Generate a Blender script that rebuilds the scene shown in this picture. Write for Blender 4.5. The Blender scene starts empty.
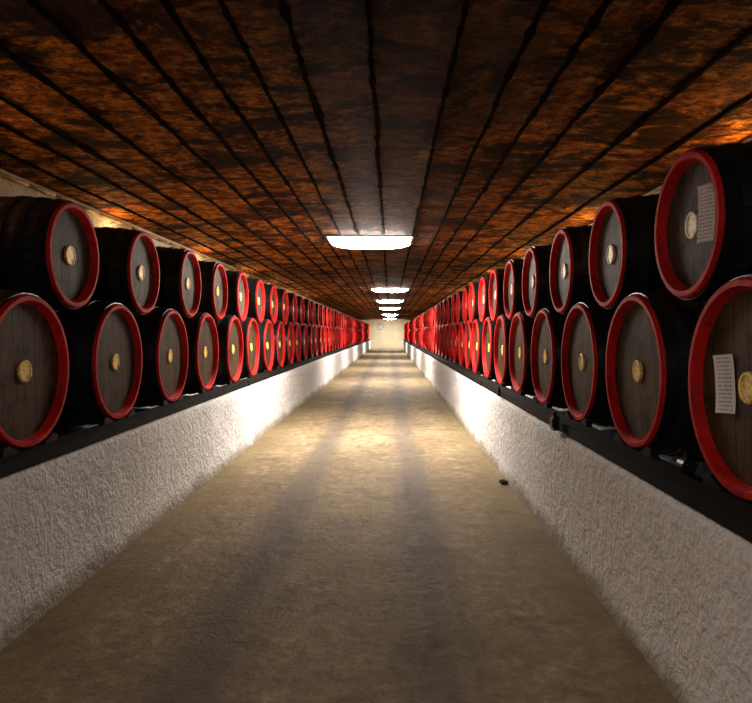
import bpy, math, random, bmesh
from mathutils import Vector, noise
random.seed(4)
scene = bpy.context.scene
F = 650.0; H = 1.5
XL, XR = 1.86, 1.187          # plinth fronts
BL, BR = 1.98, 1.333          # barrel face planes
WL, WR = 2.95, 2.30           # side walls
Y0, Y1 = -4.0, 63.0
ZC = 2.75

# ---------------------------------------------------------------- materials
def newmat(name):
    m = bpy.data.materials.new(name); m.use_nodes = True
    nt = m.node_tree; nt.nodes.clear()
    out = nt.nodes.new('ShaderNodeOutputMaterial')
    b = nt.nodes.new('ShaderNodeBsdfPrincipled')
    nt.links.new(b.outputs[0], out.inputs[0])
    return m, nt, b
class G:
    def __init__(s, nt): s.nt = nt
    def n(s, t, **kw):
        nd = s.nt.nodes.new(t)
        for k, v in kw.items(): setattr(nd, k, v)
        return nd
    def l(s, a, b): s.nt.links.new(a, b)
    def put(s, v, inp):
        if hasattr(v, 'is_linked') or hasattr(v, 'links'): s.l(v, inp)
        else: inp.default_value = v
    def co(s): return s.n('ShaderNodeTexCoord').outputs['Object']
    def mapp(s, v, sc=(1,1,1), loc=(0,0,0)):
        m = s.n('ShaderNodeMapping'); s.l(v, m.inputs[0])
        m.inputs['Scale'].default_value = sc; m.inputs['Location'].default_value = loc
        return m.outputs[0]
    def noise(s, v, sc, det=6, rough=.6, dist=0):
        m = s.n('ShaderNodeTexNoise'); s.l(v, m.inputs['Vector'])
        m.inputs['Scale'].default_value = sc; m.inputs['Detail'].default_value = det
        m.inputs['Roughness'].default_value = rough; m.inputs['Distortion'].default_value = dist
        return m.outputs['Fac']
    def ramp(s, f, stops):
        r = s.n('ShaderNodeValToRGB'); s.l(f, r.inputs[0])
        e = r.color_ramp.elements
        while len(e) < len(stops): e.new(.5)
        for el, (p, c) in zip(e, stops):
            el.position = p
            if not isinstance(c, (tuple, list)): c = (c, c, c)
            el.color = (*c, 1)
        return r.outputs[0]
    def mix(s, f, a, b, mode='MIX'):
        m = s.n('ShaderNodeMix', data_type='RGBA', blend_type=mode)
        s.put(f, m.inputs[0])
        for v, i in ((a, 6), (b, 7)):
            if isinstance(v, tuple): v = (*v, 1)
            s.put(v, m.inputs[i])
        return m.outputs[2]
    def math(s, op, a, b=0.0, c=0.0, clamp=False):
        m = s.n('ShaderNodeMath', operation=op, use_clamp=clamp)
        s.put(a, m.inputs[0]); s.put(b, m.inputs[1]); s.put(c, m.inputs[2])
        return m.outputs[0]
    def bump(s, h, st, dist, b):
        m = s.n('ShaderNodeBump'); s.l(h, m.inputs['Height'])
        m.inputs['Strength'].default_value = st; m.inputs['Distance'].default_value = dist
        s.l(m.outputs[0], b.inputs['Normal'])
    def sep(s, v):
        m = s.n('ShaderNodeSeparateXYZ'); s.l(v, m.inputs[0]); return m.outputs
    def maprange(s, v, a, b_, c=0, d=1, smooth=True):
        m = s.n('ShaderNodeMapRange'); m.interpolation_type = 'SMOOTHSTEP' if smooth else 'LINEAR'
        s.put(v, m.inputs[0])
        for i, x in enumerate((a, b_, c, d)): m.inputs[i+1].default_value = x
        return m.outputs[0]

def mat_simple(name, col, rough=.6, metal=0, nscale=20, var=.4, bump=.2, spec=.4):
    m, nt, b = newmat(name); g = G(nt); c = g.co()
    n = g.noise(c, nscale, 6)
    dk = tuple(x*(1-var) for x in col)
    g.l(g.ramp(n, [(.3, dk), (.7, col)]), b.inputs['Base Color'])
    b.inputs['Roughness'].default_value = rough; b.inputs['Metallic'].default_value = metal
    b.inputs['Specular IOR Level'].default_value = spec
    if bump: g.bump(n, bump, .01, b)
    return m

def mat_plaster(name, col, dirt=True):
    m, nt, b = newmat(name); g = G(nt); c = g.co()
    n1 = g.noise(c, 1.3, 6, .65); n2 = g.noise(c, 11, 4, .6, .6); n3 = g.noise(c, 36, 3, .55)
    base = g.ramp(n1, [(.3, tuple(x*.84 for x in col)), (.65, col)])
    base = g.mix(g.maprange(n2, .30, .44, .25, 0), base, tuple(x*.5 for x in col))
    if dirt:
        z = g.sep(c)[2]
        zz = g.math('ADD', z, g.math('MULTIPLY', g.math('SUBTRACT', n1, .5), .35))
        base = g.mix(g.maprange(zz, 0.0, .14, .6, 0), base, (.24, .18, .10))
    g.l(base, b.inputs['Base Color']); b.inputs['Roughness'].default_value = .85
    b.inputs['Specular IOR Level'].default_value = .2
    h = g.math('ADD', n2, g.math('MULTIPLY', n3, .4))
    g.bump(h, .75, .05, b)
    return m

def mat_floor():
    m, nt, b = newmat('concrete_floor'); g = G(nt); c = g.co()
    n1 = g.noise(c, .9, 8, .65, .4); n2 = g.noise(c, 9, 8, .72); n3 = g.noise(c, 60, 4, .7)
    n4 = g.noise(c, 26, 7, .75); n5 = g.noise(c, 2.6, 9, .72, .6)
    ns = g.noise(g.mapp(c, (5, .35, 1)), 1.4, 6, .6)
    base = g.ramp(n2, [(.3, (.20, .138, .076)), (.5, (.38, .285, .17)), (.72, (.64, .54, .37))])
    base = g.mix(g.maprange(n1, .4, .65, 0, .5), base, (.20, .138, .075))
    base = g.mix(g.maprange(n5, .50, .64, 0, .6), base, (.145, .105, .062))
    base = g.mix(g.maprange(n4, .50, .66, 0, .45), base, (.14, .10, .058))
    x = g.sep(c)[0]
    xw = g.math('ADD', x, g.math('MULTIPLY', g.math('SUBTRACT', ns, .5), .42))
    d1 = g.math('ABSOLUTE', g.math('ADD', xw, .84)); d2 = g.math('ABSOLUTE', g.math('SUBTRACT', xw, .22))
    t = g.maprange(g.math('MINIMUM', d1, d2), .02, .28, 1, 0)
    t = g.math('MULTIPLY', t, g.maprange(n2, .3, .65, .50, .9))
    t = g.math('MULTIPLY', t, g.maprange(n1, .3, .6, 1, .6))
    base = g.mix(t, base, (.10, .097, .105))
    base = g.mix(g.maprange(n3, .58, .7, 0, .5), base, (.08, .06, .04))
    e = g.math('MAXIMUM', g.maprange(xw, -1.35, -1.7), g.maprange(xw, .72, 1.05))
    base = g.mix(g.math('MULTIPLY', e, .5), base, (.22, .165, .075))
    g.l(base, b.inputs['Base Color'])
    g.l(g.maprange(n2, .3, .7, .6, .85), b.inputs['Roughness'])
    b.inputs['Specular IOR Level'].default_value = .3
    h = g.math('ADD', g.math('MULTIPLY', n2, 1.0), g.math('MULTIPLY', n4, .4))
    g.bump(h, .8, .025, b)
    return m

def mat_ceiling():
    m, nt, b = newmat('stained_ceiling'); g = G(nt); c = g.co()
    n1 = g.noise(c, .9, 9, .7, .6)
    n2 = g.noise(g.mapp(c, (1.2, 1.3, 1)), 8, 10, .78, .3)
    n3 = g.noise(g.mapp(c, (1.2, 1.6, 1)), 1.6, 9, .75, .5)
    n5 = g.noise(g.mapp(c, (1.5, 8, 1)), 3.0, 6, .65)
    col = g.ramp(n2, [(.34, (.05, .018, .006)), (.46, (.34, .105, .016)), (.55, (.85, .31, .04)), (.68, (1.0, .58, .16))])
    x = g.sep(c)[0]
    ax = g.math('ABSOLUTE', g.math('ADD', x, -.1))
    mid_dark = g.maprange(g.math('ADD', ax, g.math('MULTIPLY', g.math('SUBTRACT', n1, .5), 3.6)), .1, 1.6, .85, .0)
    col = g.mix(mid_dark, col, (.066, .033, .018))  # darker along the middle of the ceiling, edge broken by noise
    col = g.mix(g.maprange(n3, .465, .56, 0, .90), col, (.024, .011, .007))
    col = g.mix(g.maprange(n5, .50, .64, 0, .45), col, (.03, .014, .008))
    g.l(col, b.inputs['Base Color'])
    b.inputs['Roughness'].default_value = .75
    b.inputs['Specular IOR Level'].default_value = .15
    h = g.math('ADD', n2, g.math('MULTIPLY', n5, .5))
    g.bump(h, .8, .05, b)
    return m

def mat_stave():
    m, nt, b = newmat('black_staves'); g = G(nt); c = g.co()
    s = g.sep(c)
    ang = g.math('ARCTAN2', s[1], s[2])
    q = g.math('FRACT', g.math('MULTIPLY', g.math('ADD', ang, 3.1416), 28/6.2832))
    edge = g.maprange(g.math('ABSOLUTE', g.math('SUBTRACT', q, .5)), .42, .5, 1, 0)
    n = g.noise(g.mapp(c, (2, 12, 12)), 3, 6)
    g.l(g.ramp(n, [(.3, (.010, .010, .011)), (.7, (.038, .038, .040))]), b.inputs['Base Color'])
    b.inputs['Roughness'].default_value = .5
    g.bump(g.math('ADD', edge, g.math('MULTIPLY', n, .5)), .7, .008, b)
    return m

def mat_head(name, a, bcol, dark=.35):
    m, nt, b = newmat(name); g = G(nt); c = g.co()
    oi = g.n('ShaderNodeObjectInfo').outputs['Random']
    s = g.sep(c)
    pl = g.math('MULTIPLY', s[1], 9.5)
    q = g.math('FRACT', pl); idx = g.math('FLOOR', pl)
    edge = g.maprange(g.math('ABSOLUTE', g.math('SUBTRACT', q, .5)), .46, .5, 1, 0)
    wn = g.n('ShaderNodeTexWhiteNoise', noise_dimensions='2D')
    cb = g.n('ShaderNodeCombineXYZ'); g.l(idx, cb.inputs[0]); g.l(oi, cb.inputs[1]); g.l(cb.outputs[0], wn.inputs['Vector'])
    off = g.n('ShaderNodeVectorMath', operation='ADD'); g.l(c, off.inputs[0])
    cb2 = g.n('ShaderNodeCombineXYZ'); g.l(g.math('MULTIPLY', oi, 37), cb2.inputs[0]); g.l(cb2.outputs[0], off.inputs[1])
    n = g.noise(g.mapp(off.outputs[0], (1, 18, 1.6)), 3.5, 8, .75)
    nb = g.noise(off.outputs[0], 5, 7, .75)
    col = g.ramp(n, [(.3, a), (.7, bcol)])
    col = g.mix(g.maprange(wn.outputs['Value'], 0, 1, 0, .4), col, tuple(x*.4 for x in a))
    col = g.mix(g.maprange(nb, .46, .66, 0, .85), col, tuple(x*dark for x in a))
    col = g.mix(g.maprange(oi, 0, 1, 0, .4), col, (.034, .027, .022))
    col = g.mix(g.math('MULTIPLY', g.math('SUBTRACT', 1.0, edge), .6), col, (.003, .002, .002))
    g.l(col, b.inputs['Base Color']); b.inputs['Roughness'].default_value = .6
    b.inputs['Specular IOR Level'].default_value = .2
    g.bump(g.math('ADD', edge, g.math('MULTIPLY', n, .6)), .6, .006, b)
    return m

def mat_red():
    m, nt, b = newmat('red_rim_paint'); g = G(nt); c = g.co()
    n = g.noise(c, 14, 8, .75); n2 = g.noise(c, 3, 3)
    col = g.ramp(n2, [(.3, (.48, .012, .012)), (.7, (.76, .034, .026))])
    col = g.mix(g.maprange(n, .50, .68, 0, .8), col, (.13, .010, .008))
    g.l(col, b.inputs['Base Color']); b.inputs['Roughness'].default_value = .6
    b.inputs['Specular IOR Level'].default_value = .2
    g.bump(n, .5, .008, b)
    return m

def mat_brass(name, a, c2):
    m, nt, b = newmat(name); g = G(nt); c = g.co()
    n = g.noise(c, 70, 5)
    g.l(g.ramp(n, [(.35, a), (.52, c2)]), b.inputs['Base Color'])
    b.inputs['Roughness'].default_value = .5; b.inputs['Metallic'].default_value = .1
    g.bump(n, .4, .003, b)
    return m

def mat_paper():
    m, nt, b = newmat('printed_paper'); g = G(nt); c = g.co()
    s = g.sep(c)
    row = g.math('MULTIPLY', s[2], 62)
    q = g.math('FRACT', row)
    line = g.math('LESS_THAN', g.math('ABSOLUTE', g.math('SUBTRACT', q, .5)), .2)
    cb = g.n('ShaderNodeCombineXYZ'); g.l(g.math('MULTIPLY', s[1], 160), cb.inputs[0]); g.l(g.math('FLOOR', row), cb.inputs[1])
    n = g.noise(cb.outputs[0], 1.0, 2)
    tx = g.math('MULTIPLY', line, g.math('GREATER_THAN', n, .50))
    inside = g.math('LESS_THAN', g.math('ABSOLUTE', s[1]), .045)
    tx = g.math('MULTIPLY', tx, inside)
    g.l(g.mix(g.math('MULTIPLY', tx, .75), (.92, .92, .96), (.10, .10, .10)), b.inputs['Base Color'])
    b.inputs['Roughness'].default_value = .7
    return m

def mat_emit(name, col, st):
    m = bpy.data.materials.new(name); m.use_nodes = True
    nt = m.node_tree; nt.nodes.clear()
    o = nt.nodes.new('ShaderNodeOutputMaterial'); e = nt.nodes.new('ShaderNodeEmission')
    e.inputs[0].default_value = (*col, 1); e.inputs[1].default_value = st
    nt.links.new(e.outputs[0], o.inputs[0]); return m

M_plaster = mat_plaster('white_roughcast', (.93, .92, .92))
M_wall = mat_plaster('cream_wall', (.85, .76, .58), False)
M_back = mat_plaster('cream_end_wall', (.84, .77, .56), False)
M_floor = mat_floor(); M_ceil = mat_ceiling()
M_seam = mat_simple('ceiling_seam_tar', (.010, .006, .004), .9, nscale=12, spec=.05)
M_stave = mat_stave(); M_red = mat_red()
M_brass = mat_brass('brass_plate', (.55, .36, .08), (1.0, .78, .28))
M_brassp = mat_brass('pale_brass_plate', (.55, .44, .28), (.95, .86, .66))
M_headL = mat_head('brown_head_oak', (.058, .034, .018), (.18, .115, .062))
M_headU = mat_head('grey_head_oak', (.075, .058, .048), (.23, .19, .16), .3)
M_hoop = mat_simple('black_hoop_steel', (.035, .035, .038), .38, .5, 30)
M_rail = mat_simple('tarred_timber', (.018, .015, .014), .8, 0, 15, spec=.2)
M_chock = mat_simple('dark_chock_wood', (.03, .022, .016), .7, 0, 20)
M_paper = mat_paper()
M_house = mat_simple('white_enamel', (.7, .7, .7), .4, 0, 10, .1, 0)
M_black = mat_simple('black_plastic', (.02, .02, .022), .4, 0, 10, .2, 0)
M_cable = mat_simple('yellowed_cable', (.65, .42, .12), .6, 0, 8, .5, .1)
M_stone = mat_simple('pebble_stone', (.10, .08, .06), .8, 0, 30)
M_tube = mat_emit('lamp_diffuser', (1.0, .93, .84), 95)
M_tubenear = mat_emit('lamp_diffuser_dim', (1.0, .96, .92), 20)
M_glow = mat_emit('added_warm_glow', (1.0, .62, .28), 190)  # emission for the added lamps that warm the ceiling

# ---------------------------------------------------------------- mesh utils
def obj(name, verts, faces, mats, idx=None, smooth=False, parent=None, loc=(0,0,0)):
    me = bpy.data.meshes.new(name); me.from_pydata(verts, [], faces)
    for m in mats: me.materials.append(m)
    if idx: me.polygons.foreach_set('material_index', idx)
    if smooth: me.polygons.foreach_set('use_smooth', [True]*len(me.polygons))
    me.update()
    o = bpy.data.objects.new(name, me); scene.collection.objects.link(o)
    o.location = loc
    if parent: o.parent = parent
    return o
class MB:
    def __init__(s): s.v = []; s.f = []; s.m = []
    def box(s, x0, x1, y0, y1, z0, z1, m=0):
        b = len(s.v)
        s.v += [(x, y, z) for z in (z0, z1) for y in (y0, y1) for x in (x0, x1)]
        for q in ((0,2,3,1),(4,5,7,6),(0,1,5,4),(2,6,7,3),(0,4,6,2),(1,3,7,5)):
            s.f.append(tuple(b+i for i in q)); s.m.append(m)
    def tube(s, p0, p1, r, n=12, m=0, r2=None):
        p0 = Vector(p0); p1 = Vector(p1); d = (p1-p0).normalized()
        a = d.orthogonal().normalized(); c = d.cross(a); b = len(s.v)
        if r2 is None: r2 = r
        for p, rr in ((p0, r), (p1, r2)):
            for i in range(n):
                t = 2*math.pi*i/n
                s.v.append(tuple(p + a*math.cos(t)*rr + c*math.sin(t)*rr))
        for i in range(n):
            j = (i+1) % n
            s.f.append((b+i, b+j, b+n+j, b+n+i)); s.m.append(m)
        s.f.append(tuple(b+i for i in reversed(range(n)))); s.m.append(m)
        s.f.append(tuple(b+n+i for i in range(n))); s.m.append(m)
    def prism(s, poly, x0, x1, m=0):   # poly in (y,z)
        b = len(s.v); n = len(poly)
        s.v += [(x0, y, z) for y, z in poly] + [(x1, y, z) for y, z in poly]
        for i in range(n):
            j = (i+1) % n
            s.f.append((b+i, b+j, b+n+j, b+n+i)); s.m.append(m)
        s.f.append(tuple(b+i for i in reversed(range(n)))); s.m.append(m)
        s.f.append(tuple(b+n+i for i in range(n))); s.m.append(m)
    def obj(s, name, mats, **k): return obj(name, s.v, s.f, mats, s.m, **k)

# ---------------------------------------------------------------- shell
def grid(name, fn, nu, nv, mat, smooth=True):
    v = [fn(i/nu, j/nv) for j in range(nv+1) for i in range(nu+1)]
    f = [(j*(nu+1)+i, j*(nu+1)+i+1, (j+1)*(nu+1)+i+1, (j+1)*(nu+1)+i) for j in range(nv) for i in range(nu)]
    return obj(name, v, f, [mat], smooth=smooth)
def floor_fn(u, v):
    x = -XL-.1 + (XL+XR+.2)*u; y = Y0 + (Y1-Y0)*v
    return (x, y, .012*(noise.noise(Vector((x*1.2, y*.8, 0)))) - .008)
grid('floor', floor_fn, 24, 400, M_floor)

def ceil_z(x):
    c = (WR-WL)/2; w = (WL+WR)/2
    return ZC + .10*(1-((x-c)/w)**2)
mb = MB()
xs = [-WL-.02]
while xs[-1] < WR-.2: xs.append(xs[-1] + random.choice((.24, .28, .31, .35, .40)))
xs[-1] = WR+.02
for k in range(len(xs)-1):
    dz = random.uniform(-.003, .003); a, b2 = xs[k], xs[k+1]
    n = 130
    base = len(mb.v)
    for i in range(n+1):
        y = Y0 + (Y1-Y0)*i/n
        for x in (a, (a+b2)/2, b2):
            z = ceil_z(x) + dz + .012*noise.noise(Vector((x*2, y*.6, 3)))
            mb.v.append((x, y, z))
    for i in range(n):
        for j in range(2):
            q = base+i*3+j
            mb.f.append((q, q+3, q+4, q+1)); mb.m.append(0)
    if k > 0:   # tar seam strip, ragged width
        base = len(mb.v); n2 = 2000
        for i in range(n2+1):
            y = Y0 + (Y1-Y0)*(i/n2)
            x = a + .014*noise.noise(Vector((a*3, y*1.3, 5))) + .006*noise.noise(Vector((a*3, y*9, 8)))
            w = .009 + .024*abs(noise.noise(Vector((a*3, y*2.6, 9)))) + .022*max(0, noise.noise(Vector((a*3, y*12, 2))))
            z = ceil_z(x) + .012*noise.noise(Vector((x*2, y*.6, 3)))
            mb.v += [(x-w, y, z+.02), (x-w*.7, y, z-.016), (x+w*.7, y, z-.016), (x+w, y, z+.02)]
        for i in range(n2):
            for j in range(3):
                q = base+i*4+j
                mb.f.append((q, q+4, q+5, q+1)); mb.m.append(1)
mb.box(-WL-.1, WR+.1, Y0, Y1, ZC+.2, ZC+.3, 0)
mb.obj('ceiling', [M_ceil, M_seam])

def plinth(name, X, XW, sgn):
    prof = [(0, -.05), (-.012, .0), (0, .10), (.004, .25), (0, .4), (.004, .55), (.002, .68), (.004, .76), (.016, .79), (.05, .80), (.4, .80), (abs(XW)-X-.005, .80)]
    ya, yb = Y0+.01, Y1-.01
    ny = 500; v = []; f = []; P = len(prof)
    for j in range(ny+1):
        y = ya + (yb-ya)*j/ny
        for i, (dx, z) in enumerate(prof):
            wob = .012*noise.noise(Vector((y*1.1, z*3, X))) + .006*noise.noise(Vector((y*5, z*9, X)))
            zz = z + (.006*noise.noise(Vector((y*2, 1, X))) if i in (7, 8) else 0)
            v.append((sgn*(X + dx + (wob if i < 9 else 0)), y, zz))
    for j in range(ny):
        for i in range(P-1):
            q = j*P+i
            f.append((q, q+P, q+P+1, q+1) if sgn > 0 else (q, q+1, q+P+1, q+P))
    return obj(name, v, f, [M_plaster], smooth=True)
plinth('plinth_left', XL, WL, -1); plinth('plinth_right', XR, WR, 1)

def slab(name, x0, x1, y0, y1, z0, z1, mat):
    m = MB(); m.box(x0, x1, y0, y1, z0, z1); return m.obj(name, [mat])
slab('wall_left', -WL-.12, -WL, Y0, Y1, 0, ZC+.2, M_wall)
slab('wall_right', WR, WR+.12, Y0, Y1, 0, ZC+.2, M_wall)
slab('wall_back', -WL-.12, WR+.12, Y1, Y1+.12, 0, ZC+.2, M_back)
slab('wall_front', -WL-.12, WR+.12, Y0-.12, Y0, 0, ZC+.2, M_wall)

def rails(name, X, B, sgn):
    m = MB(); y = Y0+.02
    while y < Y1-.1:
        L = min(4.2, Y1-.02-y); j = random.uniform(-.006, .006)
        a, b2 = sorted((sgn*(X+.02+j), sgn*(B+.045)))
        m.box(a, b2, y, y+L-.012, .802, .862)
        a, b2 = sorted((sgn*(B+.80), sgn*(B+.88)))
        m.box(a, b2, y, y+L-.012, .802, .860)
        y += L
    return m.obj(name, [M_rail])
rails('timber_rail', XL, BL, -1); rails('timber_rail', XR, BR, 1)

# ---------------------------------------------------------------- barrels
def barrel_mesh(name, R, Rb, L, headmat, plate):
    N = 64
    prof = []
    hub = .062
    D = .048
    prof += [(-D+.010, 0.0001, 3), (-D+.010, hub*.78, 3), (-D+.014, hub*.80, 3), (-D+.014, hub*.94, 3), (-D+.011, hub, 3), (-D, hub+.001, 0)]
    prof += [(-D, R*.45, 0), (-D, R-.047, 1), (-D+.004, R-.045, 1), (-.006, R-.035, 1), (0, R-.030, 1), (0, R-.008, 1), (-.006, R-.001, 1)]
    def body(x): return R + (Rb-R)*(1-((x+L/2)/(L/2))**2)
    prof += [(-.020, body(-.020), 4)]
    hoops = [(.026, .085), (.15, .195), (.265, .31)]
    hoops += [(L-b, L-a) for a, b in reversed(hoops)]
    for a, b in hoops:
        prof += [(-a, body(-a), 4), (-a-.001, body(-a)+.007, 4), (-b+.001, body(-b)+.007, 4), (-b, body(-b), 2)]
        if abs(b-.31) < 1e-6: prof += [(-L*t, body(-L*t), 2) for t in (.42, .5, .58)]
    prof += [(-L+.006, R, 2), (-L, R-.008, 2), (-L, R-.045, 2), (-L+D, R-.055, 0), (-L+D, .0001, 0)]
    v = []; f = []; idx = []
    for x, r, _ in prof:
        for i in range(N):
            t = 2*math.pi*i/N; v.append((x, r*math.sin(t), r*math.cos(t)))
    for k in range(len(prof)-1):
        for i in range(N):
            j = (i+1) % N
            f.append((k*N+i, (k+1)*N+i, (k+1)*N+j, k*N+j)); idx.append(prof[k][2])
    mb = MB(); mb.v = v; mb.f = f; mb.m = idx
    for a, b in hoops[:2]:
        xm = -(a+b)/2; rr = body(xm)+.006
        for da in (.5, .56):
            p = Vector((xm, rr*math.sin(da), rr*math.cos(da))); d = Vector((0, math.sin(da), math.cos(da)))
            mb.tube(p, p+d*.006, .009, 8, 4, .006)
    me = bpy.data.meshes.new(name); me.from_pydata(mb.v, [], mb.f)
    for m in (headmat, M_red, M_stave, plate, M_hoop): me.materials.append(m)
    me.polygons.foreach_set('material_index', mb.m)
    me.polygons.foreach_set('use_smooth', [True]*len(me.polygons))
    me.update()
    try: me.set_sharp_from_angle(angle=math.radians(30))
    except Exception: pass
    return me
RLo, RUp = .4225, .330
LB = .90; LU = .84
me_lo = barrel_mesh('wine_barrel', RLo, .468, LB, M_headL, M_brass)
me_up = barrel_mesh('small_wine_barrel', RUp, .366, LU, M_headU, M_brass)
me_up2 = barrel_mesh('small_wine_barrel_pale', RUp, .366, LU, M_headU, M_brassp)
ZLO, ZUP = .874+RLo-.008, 1.99
placed = {}
def row(me, nm, B, sgn, ystart, pitch, z, tag):
    k = -2; lst = []
    while True:
        y = ystart + k*pitch
        if y > Y1-.6: break
        o = bpy.data.objects.new(nm, me); scene.collection.objects.link(o)
        jx = random.uniform(-.012, .012) if k > 0 else 0
        o.location = (sgn*(B+jx), y, z)
        roll = random.uniform(-.22, .22) if k > 0 else .04
        o.rotation_euler = (roll, 0, math.pi if sgn > 0 else 0)
        placed[(tag, k)] = o; lst.append(y)
        k += 1
    return lst
pL, pR = 1.180, 1.100
yL, yR = 3.60, 2.495
lowL = row(me_lo, 'wine_barrel', BL, -1, yL, pL, ZLO, 'LL')
lowR = row(me_lo, 'wine_barrel', BR, 1, yR, pR, ZLO, 'LR')
row(me_up, 'small_wine_barrel', BL, -1, yL+.43*pL, pL, ZUP, 'UL')
row(me_up2, 'small_wine_barrel', BR, 1, yR+.42*pR, pR, ZUP, 'UR')

def chocks(name, B, sgn, ys):
    m = MB()
    for y in ys:
        for s in (-1, 1):
            a0 = .30; a1 = .52; rr = RLo+.014
            pts = []
            for t in (a0, .37, .45, a1):
                pts.append((y + s*rr*math.sin(t), ZLO - rr*math.cos(t)))
            pts.append((y + s*(rr*math.sin(a1)+.05), ZLO - rr*math.cos(a1)-.005))
            pts.append((y + s*(rr*math.sin(a1)+.06), .863))
            pts.append((y + s*rr*math.sin(a0), .863))
            if s < 0: pts.reverse()
            x0, x1 = sorted((sgn*(B+.0), sgn*(B+.042)))
            m.prism(pts, x0, x1)
    return m.obj(name, [M_chock])
chocks('barrel_chocks', BL, -1, lowL); chocks('barrel_chocks', BR, 1, lowR)

def label(barrel, name, w, h, oy, oz, tilt, seed, yaw=0, ox=-.036):
    nx, nz = 6, 10; v = []; fc = []
    for j in range(nz+1):
        for i in range(nx+1):
            y = (i/nx-.5)*w; z = (j/nz-.5)*h
            curl = .006*(abs(z)/(h/2))**3 + .002*math.sin(7*y/w+seed)
            v.append((curl, y, z))
    for j in range(nz):
        for i in range(nx):
            q = j*(nx+1)+i; fc.append((q, q+1, q+nx+2, q+nx+1))
    o = obj(name, v, fc, [M_paper], smooth=True)
    o.parent = barrel; o.location = (ox, oy, oz); o.rotation_euler = (tilt, 0, yaw)
    return o
label(placed[('UR', 0)], 'paper_label', .10, .25, .155, .02, -.05, 1, .25, -.030)
label(placed[('LR', 0)], 'paper_label', .13, .24, -.165, .01, .04, 2, .12, -.036)

# ---------------------------------------------------------------- fixtures: bowed diffusers on a white tray
def fixture(y, x=0., mat=M_tube, w=1.10, d=.62):
    root = bpy.data.objects.new('fluorescent_ceiling_lamp', None); scene.collection.objects.link(root)
    root.location = (x, y, ceil_z(x) + .0)
    m = MB(); m.box(-w/2-.02, w/2+.02, -d/2-.02, d/2+.02, -.018, .02)
    m.obj('tray', [M_house], parent=root)
    for k, yc in enumerate((-d/4, d/4)):
        hw = d/4-.05; v = []; f = []; nx, ny = 18, 10
        for i in range(nx+1):
            u = i/nx; xx = (u-.5)*w
            ex = max(0, 1-(abs(u-.5)*2)**5)
            for j in range(ny+1):
                t = math.pi*j/ny
                v.append((xx, yc - hw*math.cos(t), -.018 - .075*ex*math.sin(t)**.7 if 0 < j < ny else -.018))
        for i in range(nx):
            for j in range(ny):
                q = i*(ny+1)+j; f.append((q, q+1, q+ny+2, q+ny+1))
        obj('diffuser_%d' % (k+1), v, f, [mat], smooth=True, parent=root)
    return root
for y in (9.45, 19.9, 27.0, 35.0, 47.0, 60.0):
    fixture(y, -.28 if y < 10 else 0, w=1.18 if y < 12 else 1.1, d=.9 if y < 12 else .8)
fixture(-.4, -.3, M_tubenear)

# added unseen warm lamps behind the upper barrels, to put orange glow on the ceiling
def glow_lamp(y, sgn, W):
    root = bpy.data.objects.new('added_glow_lamp', None); scene.collection.objects.link(root)
    root.location = (sgn*W, y, 2.45)
    s = -sgn
    m = MB(); m.tube((s*.001, 0, 0), (s*.03, 0, 0), .06, 20); m.tube((s*.03, 0, 0), (s*.05, 0, 0), .03, 16)
    m.obj('base', [M_black], parent=root)
    bm = bmesh.new(); bmesh.ops.create_uvsphere(bm, u_segments=14, v_segments=8, radius=.032)
    me = bpy.data.meshes.new('glow_bulb'); bm.to_mesh(me); bm.free(); me.materials.append(M_glow)
    o = bpy.data.objects.new('glow_bulb', me); scene.collection.objects.link(o); o.parent = root; o.location = (s*.08, 0, 0)
for k in range(8):
    glow_lamp(.6+3.1*k, -1, WL); glow_lamp(.9+3.1*k, 1, WR)

for sgn, W in ((-1, WL), (1, WR)):
    m = MB(); n = 160
    for i in range(n):
        ya = Y0+.05+(Y1-Y0-.1)*i/n; yb = Y0+.05+(Y1-Y0-.1)*(i+1)/n
        za = ZC-.055+.012*noise.noise(Vector((ya*.8, 0, sgn))); zb = ZC-.055+.012*noise.noise(Vector((yb*.8, 0, sgn)))
        m.tube((sgn*(W-.022), ya, za), (sgn*(W-.022), yb, zb), .018, 8)
    m.obj('ceiling_cable', [M_cable], smooth=True)

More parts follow.
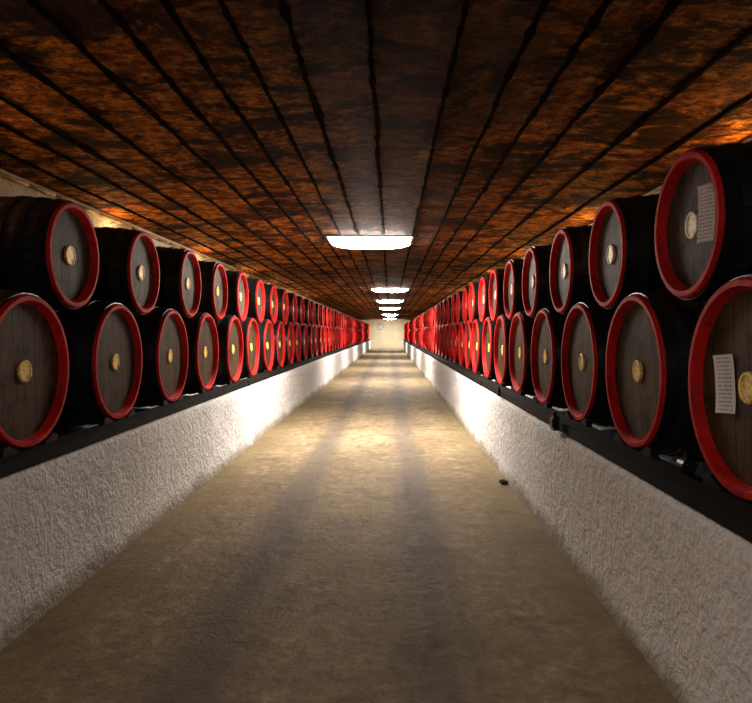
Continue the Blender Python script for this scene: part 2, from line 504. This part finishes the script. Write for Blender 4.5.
# small fittings
m = MB(); m.box(-.02, .02, -.045, .045, -.05, .05); m.box(-.028, -.02, -.03, .03, -.035, .035)
m.tube((0, 0, .05), (0, 0, .075), .012, 10); m.tube((0, -.02, .0), (0, -.09, .0), .01, 8)
m.obj('junction_box', [M_black], loc=(XR-.02, 4.6, .865))
m = MB(); m.box(-.015, .015, -.03, .03, -.035, .035); m.tube((0, 0, .035), (0, 0, .055), .01, 10)
m.obj('junction_box', [M_black], loc=(XR-.015, 7.0, .86))
m = MB(); m.tube((0, -.03, 0), (0, .03, 0), .035, 16); m.tube((0, -.05, .0), (0, .05, 0), .02, 12); m.tube((0, 0, 0), (0, 0, .07), .012, 10); m.tube((-.03, 0, .07), (.03, 0, .07), .008, 8)
m.obj('pipe_valve', [M_black], loc=(BR+.01, yR+pR*.5-.1, .899))
bm = bmesh.new(); bmesh.ops.create_icosphere(bm, subdivisions=3, radius=.045)
for vv in bm.verts:
    vv.co *= 1+.35*noise.noise(vv.co*18); vv.co.z *= .5
me = bpy.data.meshes.new('pebble'); bm.to_mesh(me); bm.free(); me.materials.append(M_stone)
o = bpy.data.objects.new('pebble', me); scene.collection.objects.link(o); o.location = (1.13, 6.5, .015)

m = MB(); m.tube((0, 0, 0), (0, -.05, 0), .30, 32, 0); m.tube((0, -.05, 0), (0, -.056, 0), .26, 32, 1)
m.box(-.012, .012, -.066, -.058, 0, .2, 0); m.box(0, .14, -.066, -.058, -.012, .012, 0)
m.obj('wall_clock', [M_black, M_house], loc=(-.9, Y1, 2.1))

# ---------------------------------------------------------------- world / camera
w = bpy.data.worlds.new('world'); scene.world = w; w.use_nodes = True
w.node_tree.nodes['Background'].inputs[0].default_value = (.02, .02, .025, 1)
cam = bpy.data.cameras.new('camera'); co = bpy.data.objects.new('camera', cam); scene.collection.objects.link(co)
co.location = (0, 0, H); co.rotation_euler = (math.pi/2, 0, 0)
cam.sensor_width = 36; cam.lens = 36*F/752
cam.shift_x = -14/752; cam.shift_y = -18.5/752; cam.clip_end = 200; cam.clip_start = .05
scene.camera = co
scene.view_settings.view_transform = 'Standard'
try: scene.view_settings.look = 'Medium High Contrast'
except Exception as e: print('look', e)
scene.view_settings.exposure = 0
